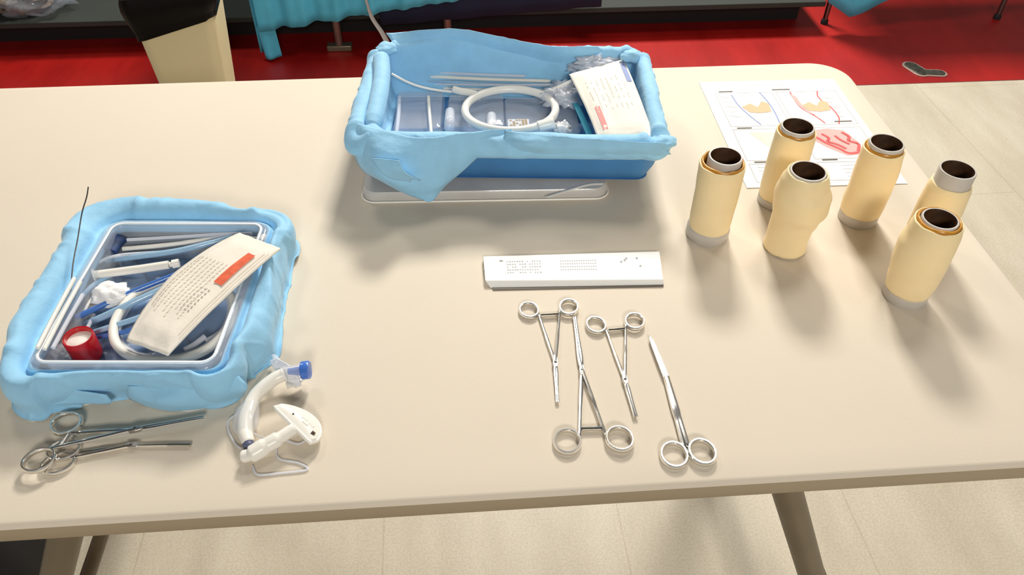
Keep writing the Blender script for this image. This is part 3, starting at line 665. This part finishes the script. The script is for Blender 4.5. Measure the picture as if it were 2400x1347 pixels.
# coiled tube ring
cp = [(295, 712, .024), (268, 760, .022), (273, 806, .020), (318, 838, .018), (400, 845, .018), (478, 822, .022), (530, 775, .028), (547, 728, .032), (538, 690, .034), (480, 660, .030), (400, 660, .026), (335, 680, .024)]
t = thing('corrugated_tube', 'thick white coiled tube under the pouch in the left tray', 'tube', P(410, 760, .01))
MB().tube(spline([P(*p) for p in cp], 10, True), .0050, 14, closed=True).build('coil', M['whitepl'], t, sharp=0)
MB().tube(spline([P(*(p[0] + (430 - p[0]) * .06, p[1] + (760 - p[1]) * .07, p[2] - .009)) for p in cp], 10, True), .0040, 12, closed=True).build('coil', M['clear2'], t, sharp=0)
for k, (x, y) in enumerate(((455, 808), (485, 812), (505, 788))):
    tag(MB().tube([P(x - 22, y + 12, .012), P(x, y, .014), P(x + 26, y - 20, .016)], .0032, 10).build('connector', M['clear2']), ('milky connector inside the white coil, furthest left of three', 'milky connector inside the white coil, middle of three', 'milky connector inside the white coil, furthest right of three')[k], 'connector', 'connectors inside the white coil of the left tray')
# pouch
def pouch(name, label, cq, z4, bend, parent_px, prints, seed, thick=.0035, bulge=0):
    root = thing(name, label, 'pouch', P(*parent_px, .02)); a, b, c, d = [P(x, y, z) for (x, y), z in zip(cq, z4)]
    def f(u, v):
        p = (a * (1 - u) + b * u) * (1 - v) + (d * (1 - u) + c * u) * v
        p += (a - b) * (bulge * (1 - u) * math.sin(PI * v) ** .8)
        e = min(u, 1 - u, v * 1.6, (1 - v) * 1.6); k = sstep(0, .22, e)
        return p + Vector((0, 0, bend * k + .0015 * nz(u * 4, v * 5, seed) + bend * .7 * math.sin(PI * v)))
    top = MB(); R_ = [[f(i / 24, j / 40) for i in range(25)] for j in range(41)]
    rows = [top.ring(r) for r in R_]
    for j in range(40): top.bridge(rows[j], rows[j + 1], False)
    top.build('pouch_paper', M['cream'], root, solid=thick * .5, offset=-1, sharp=0)
    for (nm, mm, bars) in prints:
        mb = MB()
        for (u0, v0, u1, v1) in bars:
            mb2 = 4
            for k in range(mb2):
                va, vb = v0 + (v1 - v0) * k / mb2, v0 + (v1 - v0) * (k + 1) / mb2
                mb.face([mb.bm.verts.new(f(uu, vv) + Vector((0, 0, .0006 if mm != 'orange' else .0014))) for uu, vv in ((u0, va), (u1, va), (u1, vb), (u0, vb))])
        mb.build(nm, M[mm], root, smooth=False)
    return root, f
bars = []
for i in range(9):
    u = .10 + .075 * i; v = .30
    while v < .72 + .03 * (i % 3):
        l = .012 + .02 * rnd.random()
        if not (u > .68 and v < .50): bars.append((u, v, u + .022, v + l))
        v += l + .008
edge = [(.90, .10, .915, .86), (.94, .08, .95, .88)]
pouch('paper_pouch', 'large cream paper pouch with an orange-red bar lying across the left tray', [(562, 545), (657, 581), (392, 832), (296, 798)], (.053, .062, .044, .038), .005, (470, 700),
      (('print', 'cream2', bars), ('seam', 'cream2', edge), ('orange_bar', 'orange', [(.72, .16, .86, .46)]), ('text_block', 'ink', [(.62 + .07 * k, .52 + j * .030, .628 + .07 * k + .012, .535 + j * .030) for k in range(3) for j in range(7)])), 1, bulge=.34)
# stylet wire
ptube('stylet_wire', 'thin dark wire stylet sticking up over the back left corner of the left tray', 'wire', [(166, 682, .045), (171, 620, .056), (182, 560, .066), (192, 500, .078), (203, 462, .088), (207, 438, .094)], .0007, M['dark'], None, 8)

# --- back tray
T2 = Vector((-.56, .555)); R2 = -.087; HX, HY = .186, .112
tr = thing('wrapped_tray', 'deep blue wrapped box tray at the back, holding a white coil and a pouch', 'tray', (T2.x, T2.y, TZ + .016))
def mod2(s, z, x, y, cd, lx, ly, v, u):
    rim = sstep(.05, .085, z); ds = .0022 * nz(x * 20, y * 20, v * 2) * rim; dz = .0025 * nz(x * 18, y * 18, v * 2) * rim
    rg = max(0, 1 - abs(nz(x * 24 + 7, y * 24, v * 3)) * 7); ds += .0016 * rg * sstep(-.01, 0, s); dz += .001 * rg * rim
    outw = sstep(.004, .02, s); ds += outw * .004 * math.exp(-(cd / .012) ** 2)
    dz -= .008 * math.exp(-(cd / .010) ** 2) * rim; dz += .004 * math.exp(-((cd - .018) / .006) ** 2) * rim
    if ly > .8:
        k = math.exp(-((lx + .45) / .33) ** 2); dz += .020 * k * rim; ds += .003 * k
    if lx < -.85 or ly < -.85: ds += outw * .003
    return ds, dz
prof2 = [(-.022, .020), (-.014, .024), (-.010, .045), (-.008, .070), (-.005, .084), (.002, .0885), (.010, .0865), (.0145, .078), (.0150, .068), (.012, .062), (.009, .064)]
wrap(T2.x, T2.y, HX, HY, .014, R2, 340, prof2, mod2).build('blue_wrap', M['drape'], tr, solid=.0014, sharp=0)
pp = rect_param(T2.x, T2.y, HX, HY, .02, R2, 160); mb = MB(); rows = []
for (s, z) in ((.009, .066), (.004, .040), (-.006, .020), (-.012, .0165)): rows.append(mb.ring([(x + nx * s, y + ny * s, TZ + z) for (x, y, nx, ny, *_) in pp]))
for j in range(3): mb.bridge(rows[j], rows[j + 1])
mb.face(rows[-1]); rows2 = mb.ring([(x - nx * .004, y - ny * .004, TZ + .019) for (x, y, nx, ny, *_) in pp]); mb.face(rows2)
mb.build('box_body', M['drapeshade'], tr, sharp=50)  # box walls painted in the shaded blue
# rolled cloth along the left inner side, back flap, front flap and knots
MB().tube(spline([P(893, 132, .092), P(895, 180, .090), P(886, 240, .088), P(872, 300, .082)], 8), [.005] + [.0115] * 22 + [.009] * 2, 18).build('rolled_edge', M['drape'], tr, sharp=0)
loft3([[(905, 78, .098), (990, 72, .112), (1075, 68, .117), (1180, 88, .108), (1290, 108, .100), (1400, 108, .096)],
       [(925, 108, .090), (1000, 94, .100), (1080, 90, .104), (1190, 108, .096), (1295, 122, .090), (1410, 122, .088)],
       [(940, 150, .065), (1010, 142, .068), (1090, 140, .068), (1195, 146, .066), (1290, 158, .062), (1345, 150, .070)],
       [(950, 190, .036), (1030, 186, .036), (1100, 188, .034), (1190, 192, .034), (1270, 198, .036), (1338, 200, .038)]], 'back_flap', M['drape'], tr)
loft3([[(815, 283, .088), (880, 300, .094), (980, 322, .094), (1080, 312, .094), (1200, 302, .092)],
       [(825, 310, .080), (885, 335, .088), (985, 350, .084), (1080, 345, .082), (1180, 325, .082)],
       [(828, 345, .064), (890, 380, .074), (975, 395, .066), (1050, 390, .064), (1130, 360, .066)],
       [(838, 380, .048), (895, 415, .056), (965, 435, .044), (1030, 430, .044), (1085, 400, .050)],
       [(850, 398, .038), (910, 432, .036), (965, 455, .028), (1010, 455, .028), (1050, 430, .034)],
       [(860, 406, .032), (930, 444, .026), (985, 466, .020), (1010, 473, .018), (1030, 450, .024)]], 'front_flap', M['drape'], tr)
loft3([[(870, 372, .080), (900, 372, .088), (935, 376, .088)], [(905, 412, .062), (925, 400, .074), (950, 404, .074)], [(960, 428, .048), (968, 422, .056), (985, 424, .054)]], 'flap_fold', M['drape'], tr)
loft3([[(1185, 306, .094), (1240, 312, .097), (1330, 322, .093), (1450, 330, .092), (1560, 336, .092)],
       [(1180, 330, .084), (1240, 338, .090), (1335, 345, .082), (1450, 350, .082), (1560, 350, .082)],
       [(1188, 352, .072), (1240, 360, .070), (1340, 368, .066), (1450, 366, .068), (1572, 362, .074)]], 'front_cuff', M['drape'], tr)
for (cx_, cy_, h) in ((905, 105, .096), (868, 300, .090), (1558, 325, .090), (1480, 122, .094)):
    q = P(cx_, cy_, h); blob(q.x, q.y, q.z - .006, .015, .013, .008, .30, 1.5, cx_ * .1, 30, 18).build('wrap_tuck', M['drape'], tr, sharp=0)
# flat package beneath
pc = [(838 + 12, 478), (1430, 470)]
a_ = P(848, 476, 0); b_ = P(1426, 466, 0); rot = math.atan2(b_.y - a_.y, b_.x - a_.x); ce = (a_ + b_) / 2; hx = (b_ - a_).length / 2; hy = .10
cx_, cy_ = ce.x - math.sin(rot) * hy, ce.y + math.cos(rot) * hy
t = thing('flat_package', 'flat grey-white plastic package lying under the back blue tray', 'package', (cx_, cy_, TZ))
mb = MB(); rr = [mb.ring([(x, y, TZ + z) for x, y in rrect(cx_, cy_, hx - i, hy - i, .018, rot)]) for (i, z) in ((.003, .0005), (0, .003), (0, .010), (.003, .0145), (.012, .0150))]
for i in range(4): mb.bridge(rr[i], rr[i + 1])
mb.face(rr[0][::-1]); mb.face(rr[-1]); mb.build('package_body', M['pkg'], t)
mb = MB().tube([(x, y, TZ + .0015) for x, y in rrect(cx_, cy_, hx + .001, hy + .001, .018, rot)], .0014, 6, closed=True); mb.build('package_rim', M['whitepl'], t)
qa = P(1160, 425, .0158); qb = P(1425, 445, .0158)
mb = MB().tube(spline([P(1280, 462, .0152), P(1330, 446, .0155), P(1380, 432, .0155), P(1415, 430, .0152)], 6), [.001] + [.0022] * 17 + [.001], 8, .3); mb.build('package_crease', M['whitepl'], t, sharp=0)

# contents of the back tray
G2 = 'straws along the back wall of the back tray'
for k, (a, b, r, mm, lab) in enumerate(((((952, 165, .052), (1230, 178, .052)), None, .0022, 'clear2', 'milky straw highest against the back wall of the back tray'),
        (((955, 176, .046), (1290, 190, .046)), None, .0026, 'whitepl', 'white straw second from the back wall of the back tray'),
        (((975, 187, .040), (1320, 203, .040)), None, .0024, 'bluetube', 'pale blue straw third from the back wall of the back tray'),
        (((1010, 197, .034), (1330, 198, .050)), None, .0018, 'clear2', 'thin milky straw crossing the others towards the pouch'),
        (((1040, 207, .030), (1330, 212, .038)), None, .0022, 'whitepl', 'white straw just behind the coil in the back tray'))):
    p, q = a; ptube('plastic_straw', lab, 'straw', [p, ((p[0] + q[0]) / 2, (p[1] + q[1]) / 2 + 1.5, (p[2] + q[2]) / 2), q], r, M[mm], G2)
ptube('thin_catheter', 'thin white catheter slanting from the left back corner to the coil in the back tray', 'tube', [(918, 173, .068), (950, 190, .060), (985, 203, .052), (1030, 212, .046), (1085, 217, .044)], .0018, M['whitepl'])
t = thing('coiled_tube', 'thick white circular coil of tubing in the middle of the back tray', 'tube', P(1196, 257, .04))
cc = P(1196, 256, .044)
ringp = []
ra, rb = (P(1302, 256, .044) - P(1090, 256, .044)).length / 2, (P(1196, 211, .044) - P(1196, 302, .044)).length / 2
for i in range(72):
    a = 2 * PI * i / 72; ringp.append(Vector((cc.x + ra * math.cos(a), cc.y + rb * math.sin(a), cc.z + .002 * math.sin(a))))
MB().tube(ringp, .0056, 14, closed=True).build('coil', M['whitepl'], t, sharp=0)
MB().tube(spline([P(1128, 226, .044), P(1100, 217, .046), P(1080, 214, .047), P(1062, 209, .048)], 6), .0052, 12).build('coil_end', M['whitepl'], t, sharp=0)
MB().tube([P(1262, 297, .046), P(1285, 291, .048), P(1300, 288, .050)], .0078, 14).build('connector', M['whitepl'], t)
# clear packs
def clearpack(label, px0, py0, px1, py1, h, hh, m_, sup=None):
    a, b = P(px0, py1, h), P(px1, py0, h); x0, x1 = sorted((a.x, b.x)); y0, y1 = sorted((a.y, b.y))
    t = thing('clear_pack', label, 'pack', ((x0 + x1) / 2, (y0 + y1) / 2, TZ + h), 'clear packs in the back tray')
    mb = MB(); rr = [mb.ring([(x, y, TZ + h + z) for x, y in rrect((x0 + x1) / 2, (y0 + y1) / 2, (x1 - x0) / 2 - i, (y1 - y0) / 2 - i, .006, -.04)]) for (i, z) in ((0, 0), (0, .001), (.003, hh * .9), (.006, hh))]
    for i in range(3): mb.bridge(rr[i], rr[i + 1])
    mb.face(rr[0][::-1]); mb.face(rr[-1]); mb.build('pack_dome', m_, t)
    return t
clearpack('clear plastic blister pack in the left end of the back tray', 922, 226, 1040, 322, .0205, .012, M['clear'])
clearpack('clear plastic blister pack partly inside the white coil', 1048, 232, 1180, 318, .0205, .012, M['clear'])
clearpack('clear plastic blister pack between the coil and the pouch', 1185, 236, 1345, 318, .0205, .010, M['clear'])
ptube('plastic_stick', 'pale lilac plastic stick, leftmost in the back tray', 'stick', [(936, 228, .036), (934, 270, .036), (929, 312, .036)], .0030, M['clear2'], None)
ptube('plastic_stick', 'narrow white plastic stick standing out left of the white coil', 'stick', [(1004, 226, .038), (1007, 270, .038), (1011, 316, .038)], .0024, M['whitepl'], None)
for (pts, lab) in (([(1055, 262, .038), (1053, 300, .038)], 'white round-ended plastic plug left of the coil in the back tray'), ([(1152, 272, .036), (1153, 302, .036)], 'white round-ended plastic plug seen inside the coil')):
    a, b = P(*pts[0]), P(*pts[1]); d = (b - a)
    q = [a - d * .12, a - d * .08, a, a + d * .5, b]; tag(MB().tube(q, [.002, .0055, .0072, .0074, .0074], 16).build('rounded_plug', M['clear2'], sharp=0), lab, 'plug', 'white plugs in the back tray')
q = P(1215, 290, .034); t = thing('vial_box', 'small clear box with a brown printed label, inside the coil near the front rim', 'box', q)
MB().prism(rrect(q.x, q.y, .0150, .0095, .002, -.05), q.z - .006, q.z + .002).build('box_body', M['clear2'], t, bevel=.0006)
mb = MB()
for i in range(6):
    for j in range(4):
        if rnd.random() < .75: x = q.x - .012 + i * .0042; y = q.y - .0075 + j * .0040; mb.prism([(x, y), (x + .0032, y), (x + .0032, y + .003), (x, y + .003)], q.z + .0021, q.z + .0024)
mb.build('label_print', mat('brown_print', (.35, .25, .13), .7), t, smooth=False)
ptube('blue_strip', 'turquoise strip lying along the left edge of the back tray pouch', 'strip', [(1346, 236, .042), (1362, 270, .044), (1382, 316, .046)], .0042, M['turq'], None, 8, 8, .35)
q = P(1318, 214, .05); t = thing('plastic_film', 'crumpled clear film between the straws and the pouch in the back tray', 'film', q)
blob(q.x, q.y, q.z - .006, .026, .022, .014, .9, 4, 21).build('film_sheet', M['clear2'], t, sharp=0)
ptube('clear_tube', 'short clear tube crossing the film beside the pouch corner', 'tube', [(1268, 218, .050), (1305, 206, .056), (1340, 190, .064)], .0026, M['whitepl'])
q = P(1390, 152, .07); tag(blob(q.x, q.y, q.z, .034, .016, .012, .8, 4, 31).build('plastic_film', M['clear2'], sharp=0), 'crumpled clear film behind the pouch at the back rim of the back tray', 'film')
q = P(1318, 302, .034); tag(blob(q.x, q.y, q.z, .012, .009, .008, .7, 3, 41).build('gauze_wad', M['gauze'], sharp=0), 'small white wad right of the coil by the front rim of the back tray', 'gauze')
bars2 = []
for i in range(8):
    u = .16 + .09 * i; v = .24
    while v < .68:
        l = .012 + .03 * rnd.random(); bars2.append((u, v, u + .014, v + l)) if rnd.random() < .6 else None; v += l + .01
pouch('paper_pouch', 'cream paper pouch with a pink bar at the right end of the back tray', [(1334, 174), (1462, 138), (1534, 322), (1404, 330)], (.074, .080, .078, .072), .005, (1430, 240),
      (('print', 'cream2', bars2), ('pink_bar', 'pink', [(.13, .62, .22, .90)]), ('blue_mark', 'blueink', [(.88, .04, .97, .34)])), 5)

# ------------------------------------------------------------------ tracheostomy tube in front of the left tray
t = thing('tracheostomy_tube', 'curved cream tracheostomy tube with clear cuff and blue connector beside the left tray', 'tracheostomy tube', P(610, 960))
MB().tube(spline([P(668, 876, .018), P(640, 890, .016), P(600, 925, .012), P(578, 970, .010), P(575, 1010, .009), P(583, 1038, .009)], 8), [.0066] * 20 + [.0068] * 15 + [.0066, .0064, .0062, .006, .0058, .0055], 18).build('tube', M['whitepl'], t, sharp=0)
MB().tube([P(580, 1034, .009), P(584, 1046, .008)], .0052, 14).build('tube_tip', mat('slate_tip', (.10, .11, .20), .4), t)
cu = spline([P(592, 940, .0115), P(580, 968, .0105), P(575, 998, .010), P(576, 1016, .0095)], 6)
MB().tube(cu, [.007 + .0055 * math.sin(PI * i / (len(cu) - 1)) for i in range(len(cu))], 20, .75).build('cuff', M['clear'], t, sharp=0)
fa, fb, fc = P(628, 845, .020), P(668, 880, .018), P(722, 925, .004)
def flange(u, v):
    p = P(640, 842, .022) * (1 - u) + P(700, 906, .007) * u; wv = (P(706, 870, .02) - P(650, 892, .006)) * .5
    wd = math.sin(PI * (.08 + .84 * u)) ** .7; return p + wv * ((v - .5) * 1.15 * wd) + Vector((0, 0, .004 * math.sin(PI * u)))
mb = MB(); mb.grid(flange, 20, 10); mb.build('neck_flange', M['clear2'], t, solid=.0018, sharp=0)
MB().tube([P(652, 850, .022), P(645, 838, .018), P(640, 832, .010)], [.0035, .003, .0022], 10, .6).build('flange_ear', M['clear2'], t)
MB().tube([P(672, 903, .010), P(690, 900, .008), P(712, 888, .007)], [.0045, .0032, .0015], 10, .5).build('flange_ear', M['whitepl'], t)
MB().tube([P(662, 876, .018), P(690, 872, .019), P(712, 868, .020)], [.0078, .0074, .0074], 20).build('connector_barrel', M['clear'], t)
MB().tube([P(676, 870, .019), P(700, 869, .020), P(716, 867, .0205)], [.0030, .0046, .0052], 16).build('inner_stem', M['bluecap'], t)
MB().tube([P(707, 868, .020), P(709, 868, .020), P(724, 866, .021), P(726, 866, .021)], [.0080, .0092, .0092, .0080], 24).build('blue_cap', M['bluecap'], t)
MB().tube(spline([P(600, 925, .014), P(560, 965, .004), P(536, 985, .0025), P(536, 1010, .002), P(552, 1040, .002), P(566, 1052, .004)], 8), .0009, 8).build('pilot_line', M['clear2'], t)
MB().tube(spline([P(590, 1012, .008), P(610, 1024, .003), P(632, 1026, .0025), P(640, 1034, .002)], 8), .0008, 8).build('pilot_line', M['clear2'], t)

t = thing('tracheostomy_tube', 'short white tracheostomy tube with a wide oval neck plate, nearest the table front', 'tracheostomy tube', P(650, 1030))
MB().tube(spline([P(567, 1070, .008), P(590, 1064, .010), P(625, 1043, .013), P(655, 1026, .015), P(690, 1003, .016)], 7), [.0048] + [.0058] * 6 + [.0082] * 7 + [.0072] * 7 + [.0058] * 8, 18).build('tube', M['whitepl'], t, sharp=0)
MB().tube([P(565, 1071, .008), P(568, 1070, .008)], .0030, 12).build('tube_tip', mat('brown_tip', (.30, .12, .08), .5), t)
pa, pb = P(645, 958, .024), P(728, 1040, .010)
def plate_pt(u, v):
    axis = pb - pa; wv = (P(744, 985, .012) - P(690, 1000, .022))
    w_ = (math.sin(PI * (.04 + .92 * u)) ** .55); p = pa + axis * u + wv * (v * .95 * w_) ; return p + Vector((0, 0, .002 + .004 * math.sin(PI * v) * w_))
mb = MB(); mb.grid(plate_pt, 26, 12); mb.build('neck_plate', M['whitepl'], t, solid=.0026, sharp=0)
q = [plate_pt(u, 0) for u in [i / 15 for i in range(16)]] + [plate_pt(u, 1) for u in [1 - i / 15 for i in range(16)]]
MB().tube(q, .0022, 10, closed=True).build('plate_rim', M['whitepl'], t, sharp=0)
MB().tube([plate_pt(.84, .48) + Vector((0, 0, .001)), plate_pt(.90, .62) + Vector((0, 0, .001))], .0021, 12, .8).build('tape_slot', M['brown'], t)
MB().tube([plate_pt(.32, .35) + Vector((0, 0, .001)), plate_pt(.34, .40) + Vector((0, 0, .001))], .0010, 10).build('mark', M['brown'], t)
for (u, v) in ((.45, .55), (.55, .42), (.62, .62)):
    MB().tube([plate_pt(u, v), plate_pt(u + .12, v + .05)], .0020, 10).build('moulded_ridge', M['whitepl'], t)
MB().tube(spline([P(690, 1012, .008), P(720, 1022, .002), P(700, 1040, .002), P(660, 1030, .002), P(648, 1050, .0015), P(655, 1075, .0015), P(700, 1085, .0015), P(720, 1100, .0015), P(660, 1108, .0015), P(605, 1112, .0015), P(592, 1092, .0015)], 8), .0010, 8).build('tape_line', M['clear2'], t)
